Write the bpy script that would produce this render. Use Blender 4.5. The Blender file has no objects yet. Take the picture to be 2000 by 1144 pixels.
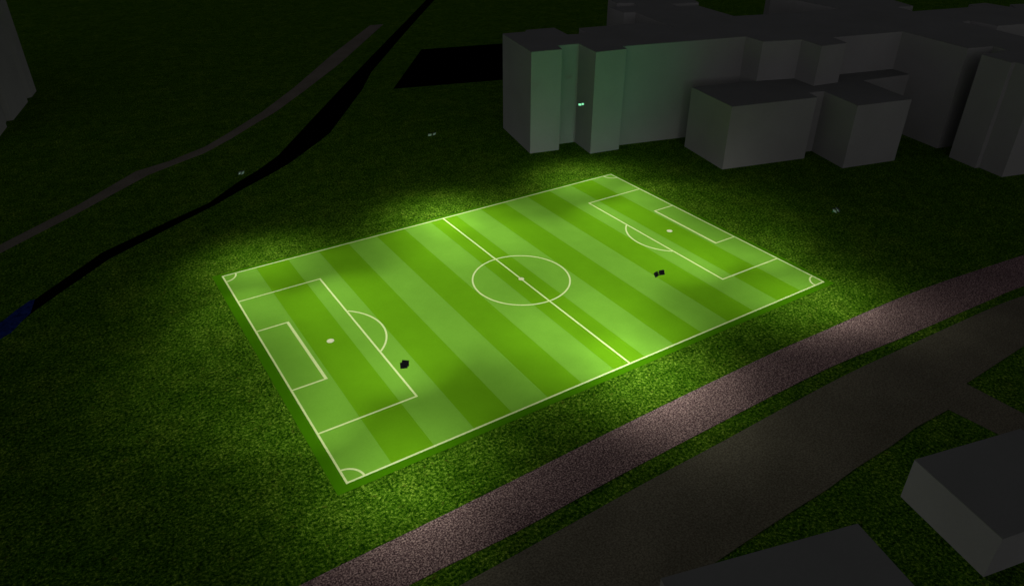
import bpy, bmesh, math
from mathutils import Vector, Matrix
from mathutils.geometry import tessellate_polygon

# ------------------------------------------------------------------ camera, sky, exposure
scene = bpy.context.scene
col = scene.collection
R = math.radians

cam_d = bpy.data.cameras.new('camera')
cam = bpy.data.objects.new('camera', cam_d)
col.objects.link(cam)
cam.location = (-66.9127, -101.359, 70.6383)
cam.rotation_euler = (1.0251466, 0.0, -0.5688704)
cam_d.sensor_fit = 'HORIZONTAL'
cam_d.sensor_width = 36.0
cam_d.lens = 36.0 * 1430.475 / 2000.0
cam_d.clip_start = 0.5
cam_d.clip_end = 8000.0
scene.camera = cam

SKY_STRENGTH = 0.0152
world = bpy.data.worlds.new('World')
scene.world = world
world.use_nodes = True
nt = world.node_tree
bg = nt.nodes['Background']
sky = nt.nodes.new('ShaderNodeTexSky')
sky.sky_type = 'NISHITA'
sky.sun_disc = False
sky.sun_elevation = R(20)                              # bright side of the sky put behind the camera to even out the walls
sky.sun_rotation = R(219)
hs = nt.nodes.new('ShaderNodeHueSaturation')
hs.inputs['Saturation'].default_value = 0.06          # overcast night sky: nearly grey
nt.links.new(sky.outputs['Color'], hs.inputs['Color'])
nt.links.new(hs.outputs['Color'], bg.inputs['Color'])
bg.inputs['Strength'].default_value = SKY_STRENGTH

vs = scene.view_settings
vs.view_transform = 'Standard'
vs.look = 'None'
vs.exposure = 0.0
vs.gamma = 1.0
vs.use_curve_mapping = False

# ------------------------------------------------------------------ helpers
def material(name, base, rough=0.9, spec=0.2):
    m = bpy.data.materials.new(name)
    m.use_nodes = True
    n = m.node_tree.nodes
    b = n['Principled BSDF']
    b.inputs['Base Color'].default_value = (*base, 1)
    b.inputs['Roughness'].default_value = rough
    b.inputs['Specular IOR Level'].default_value = spec
    return m, m.node_tree, b

def noise(t, coord, scale, detail=2.0, rough=0.5, dist=0.0):
    n = t.nodes.new('ShaderNodeTexNoise')
    n.inputs['Scale'].default_value = scale
    n.inputs['Detail'].default_value = detail
    n.inputs['Roughness'].default_value = rough
    n.inputs['Distortion'].default_value = dist
    t.links.new(coord, n.inputs['Vector'])
    return n.outputs['Fac']

def ramp(t, fac, stops):
    r = t.nodes.new('ShaderNodeValToRGB')
    e = r.color_ramp.elements
    while len(e) < len(stops):
        e.new(0.5)
    for el, (p, c) in zip(e, stops):
        el.position = p
        el.color = (*c, 1)
    t.links.new(fac, r.inputs['Fac'])
    return r.outputs['Color']

def mix(t, a, b, fac, mode='MIX'):
    m = t.nodes.new('ShaderNodeMix')
    m.data_type = 'RGBA'
    m.blend_type = mode
    ins = [s for s in m.inputs if s.type == 'RGBA']
    for s, v in ((ins[0], a), (ins[1], b)):
        if isinstance(v, tuple):
            s.default_value = (*v, 1)
        else:
            t.links.new(v, s)
    if isinstance(fac, float):
        m.inputs[0].default_value = fac
    else:
        t.links.new(fac, m.inputs[0])
    return [o for o in m.outputs if o.type == 'RGBA'][0]

def math_node(t, op, a, b=None, clamp=False):
    m = t.nodes.new('ShaderNodeMath')
    m.operation = op
    m.use_clamp = clamp
    for i, v in enumerate((a, b)):
        if v is None:
            continue
        if isinstance(v, (int, float)):
            m.inputs[i].default_value = v
        else:
            t.links.new(v, m.inputs[i])
    return m.outputs[0]

def bump(t, b, height, strength, distance):
    n = t.nodes.new('ShaderNodeBump')
    n.inputs['Strength'].default_value = strength
    n.inputs['Distance'].default_value = distance
    t.links.new(height, n.inputs['Height'])
    t.links.new(n.outputs['Normal'], b.inputs['Normal'])

def coords(t):
    return t.nodes.new('ShaderNodeTexCoord').outputs['Object']

# ------------------------------------------------------------------ materials
def make_meadow():
    m, t, b = material('meadow_grass', (0.05, 0.1, 0.02), 1.0, 0.0)
    c = coords(t)
    clump = noise(t, c, 2.4, 4.0, 0.66, 0.3)       # clumps ~0.4 m
    fine = noise(t, c, 7.0, 2.0, 0.7)
    patch = noise(t, c, 0.13, 3.0, 0.55)
    f = math_node(t, 'ADD', math_node(t, 'MULTIPLY', clump, 0.68), math_node(t, 'MULTIPLY', fine, 0.32))
    g = ramp(t, f, [(0.36, (0.004, 0.018, 0.0006)), (0.45, (0.026, 0.082, 0.0032)),
                    (0.54, (0.095, 0.205, 0.010)), (0.66, (0.40, 0.56, 0.075))])
    tone = ramp(t, patch, [(0.3, (0.56, 0.68, 0.5)), (0.52, (0.74, 0.80, 0.74)), (0.7, (0.98, 0.93, 1.0))])
    g2 = mix(t, g, tone, 1.0, 'MULTIPLY')
    mid = noise(t, c, 0.45, 3.0, 0.6)
    mt = ramp(t, mid, [(0.36, (0.70, 0.74, 0.66)), (0.64, (1.28, 1.24, 1.3))])
    g2 = mix(t, g2, mt, 1.0, 'MULTIPLY')
    dry = noise(t, c, 0.9, 3.0, 0.7)
    dm = ramp(t, dry, [(0.6, (0, 0, 0)), (0.72, (0.5, 0.5, 0.5))])
    g3 = mix(t, g2, (0.11, 0.1, 0.018), dm)
    t.links.new(g3, b.inputs['Base Color'])
    bump(t, b, f, 0.55, 0.35)
    return m
M_MEADOW = make_meadow()

PL, PW = 96.0, 63.8                     # marked length and width
def make_turf():
    m, t, b = material('pitch_turf', (0.15, 0.38, 0.03), 1.0, 0.0)
    c = coords(t)
    sx = t.nodes.new('ShaderNodeSeparateXYZ')
    t.links.new(c, sx.inputs[0])
    u = math_node(t, 'ADD', math_node(t, 'DIVIDE', sx.outputs['X'], PL), 0.5)
    v = math_node(t, 'ADD', math_node(t, 'DIVIDE', sx.outputs['Y'], PW), 0.5)
    k = math_node(t, 'FLOOR', math_node(t, 'MULTIPLY', u, 15.0))
    odd = math_node(t, 'MODULO', math_node(t, 'ADD', k, 30.0), 2.0)
    stripes = mix(t, (0.178, 0.405, 0.040), (0.132, 0.335, 0.0075), odd)
    def inside(x):
        a = math_node(t, 'GREATER_THAN', x, 0.0)
        return math_node(t, 'MULTIPLY', a, math_node(t, 'LESS_THAN', x, 1.0))
    ins = math_node(t, 'MULTIPLY', inside(u), inside(v))
    base = mix(t, (0.052, 0.180, 0.0018), stripes, ins)
    n1 = noise(t, c, 0.22, 4.0, 0.6)
    n2 = noise(t, c, 3.0, 3.0, 0.7)
    v1 = ramp(t, n1, [(0.3, (0.95, 0.95, 0.93)), (0.7, (1.04, 1.03, 1.05))])
    v2 = ramp(t, n2, [(0.3, (0.965, 0.965, 0.96)), (0.7, (1.03, 1.03, 1.03))])
    o = mix(t, mix(t, base, v1, 1.0, 'MULTIPLY'), v2, 1.0, 'MULTIPLY')
    t.links.new(o, b.inputs['Base Color'])
    return m
M_TURF = make_turf()

def make_paint():
    m, t, b = material('line_paint', (0.5, 0.6, 0.28), 0.9, 0.1)
    c = coords(t)
    f = noise(t, c, 2.4, 4.0, 0.65)
    o = ramp(t, f, [(0.3, (0.60, 0.73, 0.31)), (0.7, (0.74, 0.82, 0.43))])
    t.links.new(o, b.inputs['Base Color'])
    return m
M_PAINT = make_paint()

def make_spot_paint():
    m, t, b = material('spot_paint', (0.75, 0.72, 0.46), 0.9, 0.1)
    f = noise(t, coords(t), 3.0, 3.0, 0.6)
    o = ramp(t, f, [(0.3, (0.70, 0.68, 0.42)), (0.7, (0.8, 0.78, 0.54))])
    t.links.new(o, b.inputs['Base Color'])
    return m
M_SPOT = make_spot_paint()

def speckled(name, dark, mid, light, s, lo, hi, bstr=0.3, bdist=0.05, extra=None):
    m, t, b = material(name, mid, 0.95, 0.05)
    c = coords(t)
    a = noise(t, c, s, 3.0, 0.75)
    p = noise(t, c, 0.12, 3.0, 0.5)
    g = ramp(t, a, [(lo, dark), (0.5, mid), (hi, light)])
    v = ramp(t, p, [(0.3, (0.86, 0.86, 0.86)), (0.7, (1.12, 1.12, 1.12))])
    t.links.new(mix(t, g, v, 1.0, 'MULTIPLY'), b.inputs['Base Color'])
    bump(t, b, a, bstr, bdist)
    return m
M_GRAVEL = speckled('pink_gravel', (0.036, 0.018, 0.024), (0.185, 0.112, 0.125), (0.62, 0.42, 0.42), 4.6, 0.36, 0.66)
M_ROAD = speckled('road_surface', (0.082, 0.069, 0.049), (0.138, 0.120, 0.092), (0.205, 0.180, 0.140), 4.0, 0.34, 0.68, 0.15, 0.03)
M_FARPATH = speckled('earth_path', (0.140, 0.122, 0.102), (0.170, 0.149, 0.126), (0.205, 0.180, 0.154), 2.0, 0.35, 0.65, 0.1, 0.03)

def make_water(name, base, spec):
    m, t, b = material(name, base, 0.5, spec)
    f = noise(t, coords(t), 0.8, 3.0, 0.6, 0.6)
    o = ramp(t, f, [(0.35, tuple(x * 0.6 for x in base)), (0.65, tuple(x * 1.5 for x in base))])
    t.links.new(o, b.inputs['Base Color'])
    return m
M_BLACK = make_water('black_water', (0.0006, 0.0006, 0.0009), 0.0)
M_BLUE = make_water('blue_water', (0.011, 0.026, 0.15), 0.0)

def make_render(name, base, dark):
    m, t, b = material(name, base, 0.95, 0.05)
    c = coords(t)
    big = noise(t, c, 0.09, 4.0, 0.55)
    small = noise(t, c, 2.2, 4.0, 0.7)
    v = ramp(t, big, [(0.3, (0.93, 0.93, 0.92)), (0.7, (1.05, 1.05, 1.05))])
    s = ramp(t, small, [(0.3, (0.97, 0.97, 0.97)), (0.7, (1.03, 1.03, 1.03))])
    t.links.new(mix(t, mix(t, base, v, 1.0, 'MULTIPLY'), s, 1.0, 'MULTIPLY'), b.inputs['Base Color'])
    return m
M_WALL = make_render('grey_render', (0.290, 0.282, 0.289), 0)
M_WALL_LIFTED = make_render('grey_render_lightened', (0.40, 0.392, 0.40), 0)  # same grey render, colour lightened to make up for dimmer light on that wall
M_ROOF = make_render('dark_roof_felt', (0.182, 0.182, 0.185), 0)

M_HEAD, _, _ = material('black_lamp_metal', (0.085, 0.085, 0.10), 0.6, 0.2)

def lens_material(name, colour, strength):
    m = bpy.data.materials.new(name)
    m.use_nodes = True
    b = m.node_tree.nodes['Principled BSDF']
    b.inputs['Base Color'].default_value = (0.05, 0.06, 0.05, 1)
    b.inputs['Emission Color'].default_value = (*colour, 1)
    b.inputs['Emission Strength'].default_value = strength
    return m
M_LENS = lens_material('dim_lens', (0.50, 0.78, 0.58), 0.10)
M_LENS_GREEN = lens_material('green_lens', (0.30, 1.0, 0.52), 0.95)

# ------------------------------------------------------------------ geometry helpers
def link_mesh(name, verts, faces, mat, parent=None, smooth=False):
    me = bpy.data.meshes.new(name)
    me.from_pydata([tuple(v) for v in verts], [], faces)
    me.update()
    bm = bmesh.new()
    bm.from_mesh(me)
    bmesh.ops.recalc_face_normals(bm, faces=bm.faces)
    bm.to_mesh(me)
    bm.free()
    me.materials.append(mat)
    o = bpy.data.objects.new(name, me)
    col.objects.link(o)
    if parent:
        o.parent = parent
    return o

def tag(o, label=None, cat=None, group=None, kind=None):
    if label: o['label'] = label
    if cat: o['category'] = cat
    if group: o['group'] = group
    if kind: o['kind'] = kind
    return o

def empty(name, loc, rz=0.0):
    o = bpy.data.objects.new(name, None)
    o.empty_display_size = 0.5
    o.location = loc
    o.rotation_euler = (0, 0, rz)
    col.objects.link(o)
    return o

def area2(poly):
    return sum(a[0] * b[1] - b[0] * a[1] for a, b in zip(poly, poly[1:] + poly[:1]))

def ccw(poly):
    return list(poly) if area2(poly) > 0 else list(poly)[::-1]

def tris(poly, z):
    vs_ = [Vector((x, y, 0)) for x, y in poly]
    out = []
    for t in tessellate_polygon([vs_]):
        a, b, c = [vs_[i] for i in t]
        out.append(tuple(t) if (b - a).cross(c - a).z > 0 else tuple(reversed(t)))
    return [(x, y, z) for x, y in poly], out

def sheet(name, poly, z, mat, parent=None):
    """a thin slab lying on the ground: top sheet plus a skirt down to 5 cm below the surface"""
    poly = ccw(poly)
    top, tf = tris(poly, z)
    n = len(poly)
    verts = top + [(x, y, -0.05) for x, y in poly]
    faces = list(tf) + [(i, n + i, n + (i + 1) % n, (i + 1) % n) for i in range(n)]
    me = bpy.data.meshes.new(name)
    me.from_pydata(verts, [], faces)
    me.materials.append(mat)
    o = bpy.data.objects.new(name, me)
    col.objects.link(o)
    if parent: o.parent = parent
    return o

def flat(name, polys, z, mat, parent=None):
    verts, faces = [], []
    for poly in polys:
        poly = ccw(poly)
        v, f = tris(poly, z)
        k = len(verts)
        verts += v
        faces += [tuple(i + k for i in q) for q in f]
    me = bpy.data.meshes.new(name)
    me.from_pydata(verts, [], faces)
    me.materials.append(mat)
    o = bpy.data.objects.new(name, me)
    col.objects.link(o)
    if parent: o.parent = parent
    return o

def smooth_line(pts, n=4):
    """Catmull-Rom through the points"""
    out = []
    P = [pts[0]] + list(pts) + [pts[-1]]
    for i in range(1, len(P) - 2):
        p0, p1, p2, p3 = [Vector(q) for q in P[i - 1:i + 3]]
        for k in range(n):
            t = k / n
            q = 0.5 * ((2 * p1) + (p2 - p0) * t + (2 * p0 - 5 * p1 + 4 * p2 - p3) * t * t + (3 * p1 - p0 - 3 * p2 + p3) * t ** 3)
            out.append((q.x, q.y))
    out.append(tuple(pts[-1]))
    return out

def building(name, poly, h, label, cat, loc=None, wall_mat=None):
    poly = ccw(poly)
    n = len(poly)
    cx = sum(p[0] for p in poly) / n
    cy = sum(p[1] for p in poly) / n
    root = empty(name, (cx, cy, 0))
    tag(root, label, cat)
    loc_poly = [(x - cx, y - cy) for x, y in poly]
    verts = [(x, y, -0.3) for x, y in loc_poly] + [(x, y, h - 0.12) for x, y in loc_poly]
    faces = [(i, (i + 1) % n, n + (i + 1) % n, n + i) for i in range(n)]
    me = bpy.data.meshes.new('wall')
    me.from_pydata(verts, [], faces)
    me.materials.append(wall_mat or M_WALL)
    w = bpy.data.objects.new('wall', me)
    col.objects.link(w)
    w.parent = root
    top, tf = tris(loc_poly, h)
    verts = top + [(x, y, h - 0.12) for x, y in loc_poly]
    faces = list(tf) + [(n + i, n + (i + 1) % n, (i + 1) % n, i) for i in range(n)]
    me = bpy.data.meshes.new('roof')
    me.from_pydata(verts, [], faces)
    me.materials.append(M_ROOF)
    r = bpy.data.objects.new('roof', me)
    col.objects.link(r)
    r.parent = root
    return root

# ------------------------------------------------------------------ the ground, paths, road and water
S = 3500.0
g = link_mesh('ground', [(-S, -S, 0), (S, -S, 0), (S, S, 0), (-S, S, 0)], [(0, 1, 2, 3)], M_MEADOW)
tag(g, kind='structure')

PATHF_up = [(75.5, 233.2), (69.3, 234.4), (34.5, 190.7), (6.0, 152.2), (-11.8, 130.3), (-25.6, 116.0), (-33.9, 108.0), (-44.5, 101.8), (-53.1, 98.8), (-68.1, 83.5), (-83.7, 70.4), (-110, 50)]
PATHF_lo = [(75.5, 233.2), (30.6, 173.9), (8.0, 146.8), (-7.5, 128.8), (-18.9, 118.0), (-26.0, 110.8), (-35.1, 103.0), (-43.1, 98.8), (-50.8, 94.5), (-67.4, 79.7), (-83.9, 66.0), (-110, 45.5)]
o = sheet('footpath', PATHF_up + PATHF_lo[::-1][:-1], 0.03, M_FARPATH)
tag(o, kind='structure')

STREAM_up = [(165, 341), (122.0, 280.6), (85.3, 231.1), (71.1, 212.3), (37.2, 166.9), (-0.5, 115.6), (-18.9, 90.4), (-26.3, 83.0), (-33.2, 77.4), (-42.1, 68.6), (-51.8, 63.4), (-66.2, 55.2), (-75.3, 45.7), (-79.1, 41.8)]
STREAM_lo = [(170, 339), (125.8, 278.2), (89.0, 228.7), (66.7, 198.3), (36.3, 156.4), (24.8, 137.2), (-0.4, 100.7), (-5.6, 95.3), (-18.4, 83.0), (-25.7, 77.6), (-32.2, 73.3), (-40.9, 66.8), (-52.5, 59.6), (-65.3, 51.5), (-74.7, 42.2), (-79.0, 37.8), (-81.6, 34.7)]
o = sheet('stream', STREAM_up + [(-80.1, 36.9)] + STREAM_lo[::-1], 0.02, M_BLACK)
tag(o, kind='structure')
BLUE = [(-79.1, 41.8), (-79.9, 41.8), (-82.2, 39.4), (-84.3, 36.6), (-86.3, 36.1), (-110, 28), (-110, 18), (-86.4, 29.0), (-84.9, 30.5), (-83.3, 31.7), (-82.5, 33.0), (-81.6, 34.7), (-80.1, 36.9)]
o = sheet('blue_water', BLUE, 0.035, M_BLUE)
tag(o, kind='structure')
o = sheet('pond', [(68.0, 178.6), (135, 161), (105, 112.5), (34.0, 132.1)], 0.02, M_BLACK)
tag(o, kind='structure')

PINK_up = [(-120, -46), (-85, -44.6), (-57.9, -43.7), (-44.2, -43.5), (-29.8, -43.2), (-12.2, -42.7), (5.4, -42.4), (22.2, -42.3), (32.9, -42.6), (46.4, -42.9), (58.3, -43.4), (69.7, -44.4), (80.3, -45.6), (91.4, -46.9), (120, -51), (170, -60)]
PINK_lo = [(-120, -51.5), (-85, -51), (-48.4, -50.3), (-34.5, -50.5), (-18.1, -50.0), (-1.9, -49.8), (14.6, -49.7), (24.9, -49.8), (32.5, -50.2), (42.0, -51.0), (57.1, -51.9), (67.6, -52.5), (78.8, -53.3), (110, -57.5), (170, -68)]
o = sheet('gravel_path', smooth_line(PINK_up) + smooth_line(PINK_lo)[::-1], 0.04, M_GRAVEL)
tag(o, kind='structure')

ROAD_up = [(-120, -55), (-80, -54), (-43.5, -53.4), (-28.7, -53.1), (-15.6, -52.8), (-0.5, -52.7), (18.9, -52.4), (29.4, -52.5), (46.3, -53.2), (57.0, -53.7), (66.1, -54.2), (75.0, -55.1), (120, -61), (170, -70)]
ROAD_lo = [(-120, -68), (-60, -67.3), (-24.8, -66.9), (-16.6, -66.6), (-9.3, -66.4), (-3.3, -66.3), (3.6, -66.3), (10.6, -65.9), (18.4, -65.9), (24.2, -65.5), (32.1, -65.8)]
o = sheet('road', smooth_line(ROAD_up) + [(170, -82), (120, -73), (90, -67.5), (58.5, -63.4), (40.3, -63.8), (40.5, -72.3), (40.9, -100), (33.2, -100), (32.9, -72.8)] + ROAD_lo[::-1], 0.04, M_ROAD)
tag(o, kind='structure')

# ------------------------------------------------------------------ football pitch
pitch = empty('football_pitch', (0, 0, 0))
tag(pitch, 'floodlit green football pitch with pale mowing stripes and white line markings', 'football pitch')
sheet('turf', [(-49.8, -33.35), (49.2, -33.35), (49.2, 32.9), (-49.8, 32.9)], 0.022, M_TURF, pitch)
ZL = 0.034
LW = 0.32
hx, hy = PL / 2, PW / 2
def rect(x0, y0, x1, y1):
    return [(x0, y0), (x1, y0), (x1, y1), (x0, y1)]
for s in (-1, 1):
    flat('touchline', [rect(-hx - LW / 2, s * hy - LW / 2, hx + LW / 2, s * hy + LW / 2)], ZL, M_PAINT, pitch)
for s in (-1, 1):
    flat('goal_line', [rect(s * hx - LW / 2, -hy + LW / 2, s * hx + LW / 2, hy - LW / 2)], ZL, M_PAINT, pitch)
flat('halfway_line', [rect(-LW / 2, -hy + LW / 2, LW / 2, hy - LW / 2)], ZL, M_PAINT, pitch)

def arc(name, cx, cy, rx, ry, a0, a1, lw=LW, z=ZL, n=64):
    verts, faces = [], []
    for i in range(n + 1):
        a = a0 + (a1 - a0) * i / n
        for k in (-1, 1):
            verts.append((cx + (rx + k * lw / 2) * math.cos(a), cy + (ry + k * lw / 2) * math.sin(a), z))
    for i in range(n):
        q = (2 * i, 2 * i + 1, 2 * i + 3, 2 * i + 2)
        faces.append(q if a1 > a0 else q[::-1])
    me = bpy.data.meshes.new(name)
    me.from_pydata(verts, [], faces)
    me.materials.append(M_PAINT)
    o = bpy.data.objects.new(name, me)
    col.objects.link(o)
    o.parent = pitch
    return o

def spot(name, cx, cy, r):
    n = 28
    verts = [(cx + r * math.cos(2 * math.pi * i / n), cy + r * math.sin(2 * math.pi * i / n), ZL + 0.016) for i in range(n)]
    me = bpy.data.meshes.new(name)
    me.from_pydata(verts, [], [tuple(range(n))])
    me.materials.append(M_SPOT)
    o = bpy.data.objects.new(name, me)
    col.objects.link(o)
    o.parent = pitch
    return o

RX, RY = 9.3, 9.4
arc('centre_circle', 0, 0, RX, RY, 0, 2 * math.pi, z=ZL + 0.008, n=128)
spot('centre_spot', 0, 0, 0.55)
for s in (-1, 1):
    gx = s * (hx - LW / 2)
    for nm, d, w in (('penalty_area', 0.1615 * PL, 0.327 * PW), ('goal_area', 0.0565 * PL, 0.1475 * PW)):
        x = s * (hx - d)
        xi, xo = x + s * LW / 2, x - s * LW / 2
        e = LW * (1.5 if nm == 'goal_area' else 1.0)
        flat(nm, [rect(min(gx, xi), -w - LW / 2, max(gx, xi), -w + LW / 2),
                  rect(min(gx, xi), w - LW / 2, max(gx, xi), w + LW / 2),
                  rect(min(xi, xi - s * e), -w - LW / 2, max(xi, xi - s * e), w + LW / 2)], ZL, M_PAINT, pitch)
    px = s * (0.5 - 0.1015) * PL
    spot('penalty_spot', px, 0, 0.62)
    dx = abs(px) - (hx - 0.1615 * PL) - LW / 2 - 0.02
    dx = abs(px) - (hx - 0.1615 * PL) + LW / 2 + 0.02
    a = math.acos(dx / RX)
    if s > 0:
        arc('penalty_arc', px, 0, RX, RY, math.pi - a, math.pi + a)
    else:
        arc('penalty_arc', px, 0, RX, RY, -a, a)
    for t in (-1, 1):
        a0 = {(-1, -1): 0, (1, -1): 90, (1, 1): 180, (-1, 1): 270}[(s, t)]
        arc('corner_arc', s * hx, t * hy, 2.45, 2.55, R(a0 + 3.9), R(a0 + 86.1), n=20)

# ------------------------------------------------------------------ buildings
MAIN = [(44.1, 77.1), (39.0, 55.2), (47.2, 53.3), (48.6, 57.4), (54.6, 56.0), (52.6, 46.3), (61.3, 44.8), (62.2, 47.6), (98.2, 38.5), (97.2, 31.7), (107.9, 27.8), (106.2, 20.1), (114.7, 18.9), (117.0, 25.1), (140.1, 19.3), (135.5, -1.8), (143.7, -3.9), (142.2, -9.0), (131.9, -7.3), (129.9, -15.5), (131.2, -15.8), (129.6, -22.4), (136.4, -24.4), (154.5, -28.5), (166.9, 18.0), (171.0, 17.4), (170.2, 9.1), (179.4, 6.5), (205, -2), (212, 20), (212.5, 23.0), (207.8, 25.0), (202.9, 20.7), (203.7, 30.8), (196.3, 32.2), (193.9, 28.8), (169.9, 35.0), (172.3, 42.2), (178.4, 40.4), (184, 53), (176, 88), (166.5, 90), (157.5, 80.5), (155.6, 68.3), (154.2, 49.8), (127.0, 56.5), (116.6, 59.9), (120.0, 78.8), (113.5, 80.8), (114.7, 85.5), (124.4, 82.6), (127.8, 89.6), (127, 112), (116.5, 118), (103.3, 104.1), (100.9, 96.5), (105.6, 93.5), (103.5, 88.8), (94.1, 91.7), (92.1, 82.5), (95.7, 81.1), (90.1, 57.7), (87.2, 67.1), (66.3, 71.5), (64.3, 64.4), (58.5, 66.5), (60.6, 75.8), (52.1, 77.6), (51.5, 75.6)]
building('apartment_block', MAIN, 26.8, 'large windowless grey block of joined wings and stepped towers behind the pitch', 'building')
LOWB = [(78.1, 36.8), (74.2, 19.0), (98.5, 12.9), (100.0, 16.9), (104.7, 15.4), (101.0, 2.9), (117.3, -1.0), (122.2, 16.5), (139.5, 13.2), (139.8, 21.5), (117.5, 27.0), (112.5, 24.5), (109.0, 26.5), (108.6, 28.3)]
building('low_annex', LOWB, 16.4, 'lower grey box annex with dark flat roof in front of the tall block', 'building')
building('small_house', [(10.6, -72.1), (7.4, -84.4), (24.6, -88.4), (27.4, -76.2)], 6.4, 'small grey flat roofed building beside the side road, bottom right', 'building')
building('small_house', [(-3.7, -74.4), (-27.2, -67.9), (-30.2, -79.0), (-6.6, -85.2)], 6.0, 'flat dark roofed building cut off by the bottom edge, beside the wide road', 'building')
TL = [(-69.3, 195.2), (-71.0, 188.1), (-72.6, 186.8), (-72.5, 182.4), (-77.4, 163.4), (-79.2, 163.3), (-79.6, 160.3), (-79.3, 157.1), (-83.0, 142.0), (-140, 157), (-126, 210)]
building('grey_building', TL, 34.0, 'tall grey building face cut off by the left edge, beyond the footpath', 'building', wall_mat=M_WALL_LIFTED)

# ------------------------------------------------------------------ floodlights
HZ = 18.3
WARM = (0.94, 1.0, 0.80)
def box_verts(cx, cy, cz, sx, sy, sz, taper=1.0):
    v = []
    for z, k in ((-sz / 2, 1.0), (sz / 2, taper)):
        for x, y in ((-1, -1), (1, -1), (1, 1), (-1, 1)):
            v.append((cx + x * sx / 2 * k, cy + y * sy / 2 * k, cz + z))
    f = [(0, 3, 2, 1), (4, 5, 6, 7), (0, 1, 5, 4), (1, 2, 6, 5), (2, 3, 7, 6), (3, 0, 4, 7)]
    return v, f

def head_mesh():
    """housing: shallow tapered box with cooling fins on its back (+Z is the back, light leaves along -Z)"""
    verts, faces = box_verts(0, 0, 0, 0.86, 0.74, 0.17, 0.84)
    for i in range(6):
        v, f = box_verts(-0.25 + i * 0.1, 0, 0.12, 0.025, 0.46, 0.10)
        k = len(verts)
        verts += v
        faces += [tuple(q + k for q in ff) for ff in f]
    return verts, faces

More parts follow.
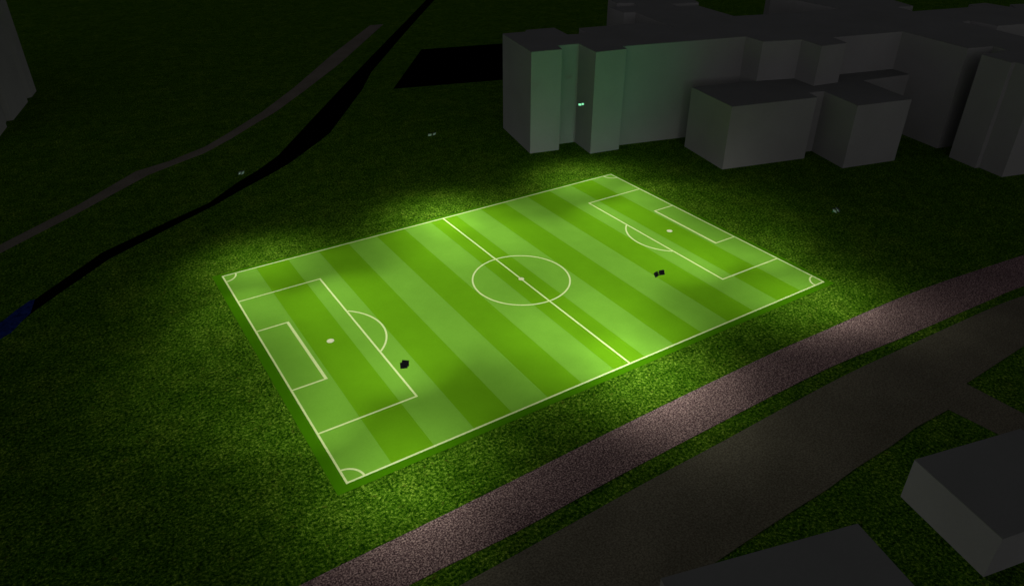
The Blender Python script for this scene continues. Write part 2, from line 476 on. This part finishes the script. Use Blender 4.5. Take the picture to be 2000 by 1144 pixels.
def make_cluster(x, y, name, label, lens_mat, tint_aim, arm=0.0, look=((-12, 0), (12, 0)), head_dx=0.45):
    """a pair of heads on a short crossarm"""
    root = empty(name, (x, y, HZ))
    tag(root, label, 'floodlight', 'floodlights over the two touchlines')
    w = head_dx * 2 + 0.2
    v, f = box_verts(0, 0, 0.16, w, 0.09, 0.09)
    ca = link_mesh('crossarm', v, f, M_HEAD, root)
    ca.rotation_euler = (0, 0, arm)
    for i in range(2):
        hx_ = (-1, 1)[i] * head_dx * math.cos(arm)
        hy_ = (-1, 1)[i] * head_dx * math.sin(arm)
        lx, ly = look[i]
        hv = (Vector((lx, ly, 0)) - Vector((x, y, HZ))).to_track_quat('-Z', 'Y')
        v, f = head_mesh()
        h = link_mesh('lamp_head', v, f, M_HEAD, root)
        h.location = (hx_, hy_, 0)
        h.rotation_mode = 'QUATERNION'
        h.rotation_quaternion = hv
        v, f = box_verts(0, 0, -0.105, 0.66, 0.54, 0.04)
        link_mesh('lens', v, f, lens_mat, h)
        def lamp(nm, target, size, pw, colour, blend=1.0):
            ld = bpy.data.lights.new(nm, 'SPOT')
            ld.energy = pw
            ld.spot_size = R(size)
            ld.spot_blend = blend
            ld.color = colour
            ld.shadow_soft_size = 0.3
            lo = bpy.data.objects.new(nm, ld)
            col.objects.link(lo)
            lo.parent = root
            dd = Vector(target) - Vector((x + hx_, y, HZ))
            side = Vector((dd.x, dd.y, 0))
            side = side.normalized() * 0.25 if side.length > 0.1 else Vector((0, 0, 0))
            lo.location = Vector((hx_, hy_, -0.35)) + side
            lo.rotation_mode = 'QUATERNION'
            lo.rotation_quaternion = dd.to_track_quat('-Z', 'Y')
        iw = -math.copysign(1.0, y)
        mid = abs(x) < 5
        if mid:
            for dx_, in_, size, pw in MID_BEAMS:
                lamp('beam', (x + (-1, 1)[i] * dx_, y + iw * in_, 0), size, pw, WARM)
        else:
            tc = -math.copysign(1.0, x)                 # towards the halfway line
            for dx_, in_, size, pw in CORNER_BEAMS[i]:
                lamp('beam', (x + tc * dx_, y + iw * in_, 0), size, pw, WARM)
        if y < 0:
            lamp('back_spill', (x + hx_ + (0 if mid else math.copysign(7, x)), y - iw * 8, 0), 80.0, 1900.0, WARM)
        if tint_aim:
            lamp('wall_tint_light', tint_aim, 46, WALL_TINT, (0.06, 1.0, 0.36))  # extra green spot added only to tint the tower walls
    return root

WALL_TINT = 8500.0
# (offset along the touchline, distance across the pitch, cone in degrees, watts) for every module of a head
MID_BEAMS = [(0, 16, 58, 3000.0), (0, 40, 58, 6700.0), (12, 16, 58, 1400.0), (12, 28, 58, 8500.0), (12, 40, 58, 7400.0),
             (22, 16, 58, 6800.0), (22, 28, 58, 2800.0), (22, 40, 58, 12000.0), (0, 0, 110, 1800.0), (0, 7, 70, 2900.0), (0, 7, 126, 6000.0)]
CORNER_BEAMS = [[(-10, 28, 58, 13500.0), (-15, 30, 62, 7500.0), (2, 40, 58, 12000.0), (0, 7, 126, 5300.0), (24, 40, 58, 5500.0)],
                [(14, 40, 58, 30000.0), (24, 40, 58, 5500.0), (0, 6, 126, 5300.0), (0, 0, 100, 1700.0)]]
XS = (-40.0, 0.3, 40.3)
YN = 35.6
near_labels = ['black floodlight pair seen from behind above the left half of the pitch',
               'black floodlight pair seen from behind above the right half, before the penalty arc',
               'dim floodlight pair over dark grass to the right of the pitch']
far_labels = ['pale floodlight pair over dark grass beside the narrow black stream, upper left',
              'pale floodlight pair over dark grass between the stream and the grey towers',
              'bright green floodlight pair against the grey wall between the two towers']
for row, labels in ((-1, near_labels), (1, far_labels)):
    for i, X in enumerate(XS):
        y = row * YN
        inward = -row
        mid = i == 1
        looks = {0: ((-26, 2 * row), (-12, 0)), 1: ((-8, 6 * row), (8, 6 * row)), 2: ((8, (-30, 0)[row > 0]), (14, (-24, 2)[row > 0]))}[i]
        tint_aim = None
        if row < 0:
            tint_aim = {0: None, 1: (52, 54, 24), 2: (55, 50, 24)}[i]
        make_cluster(X, y, 'floodlight', labels[i], M_LENS_GREEN if (row > 0 and i == 2) else M_LENS,
                     tint_aim, {(-1, 0): R(42), (1, 0): R(-25), (1, 2): 0.0, (-1, 2): 0.0}.get((row, i), 0.0), looks,
                     (0.22, 0.52, 0.38)[i])
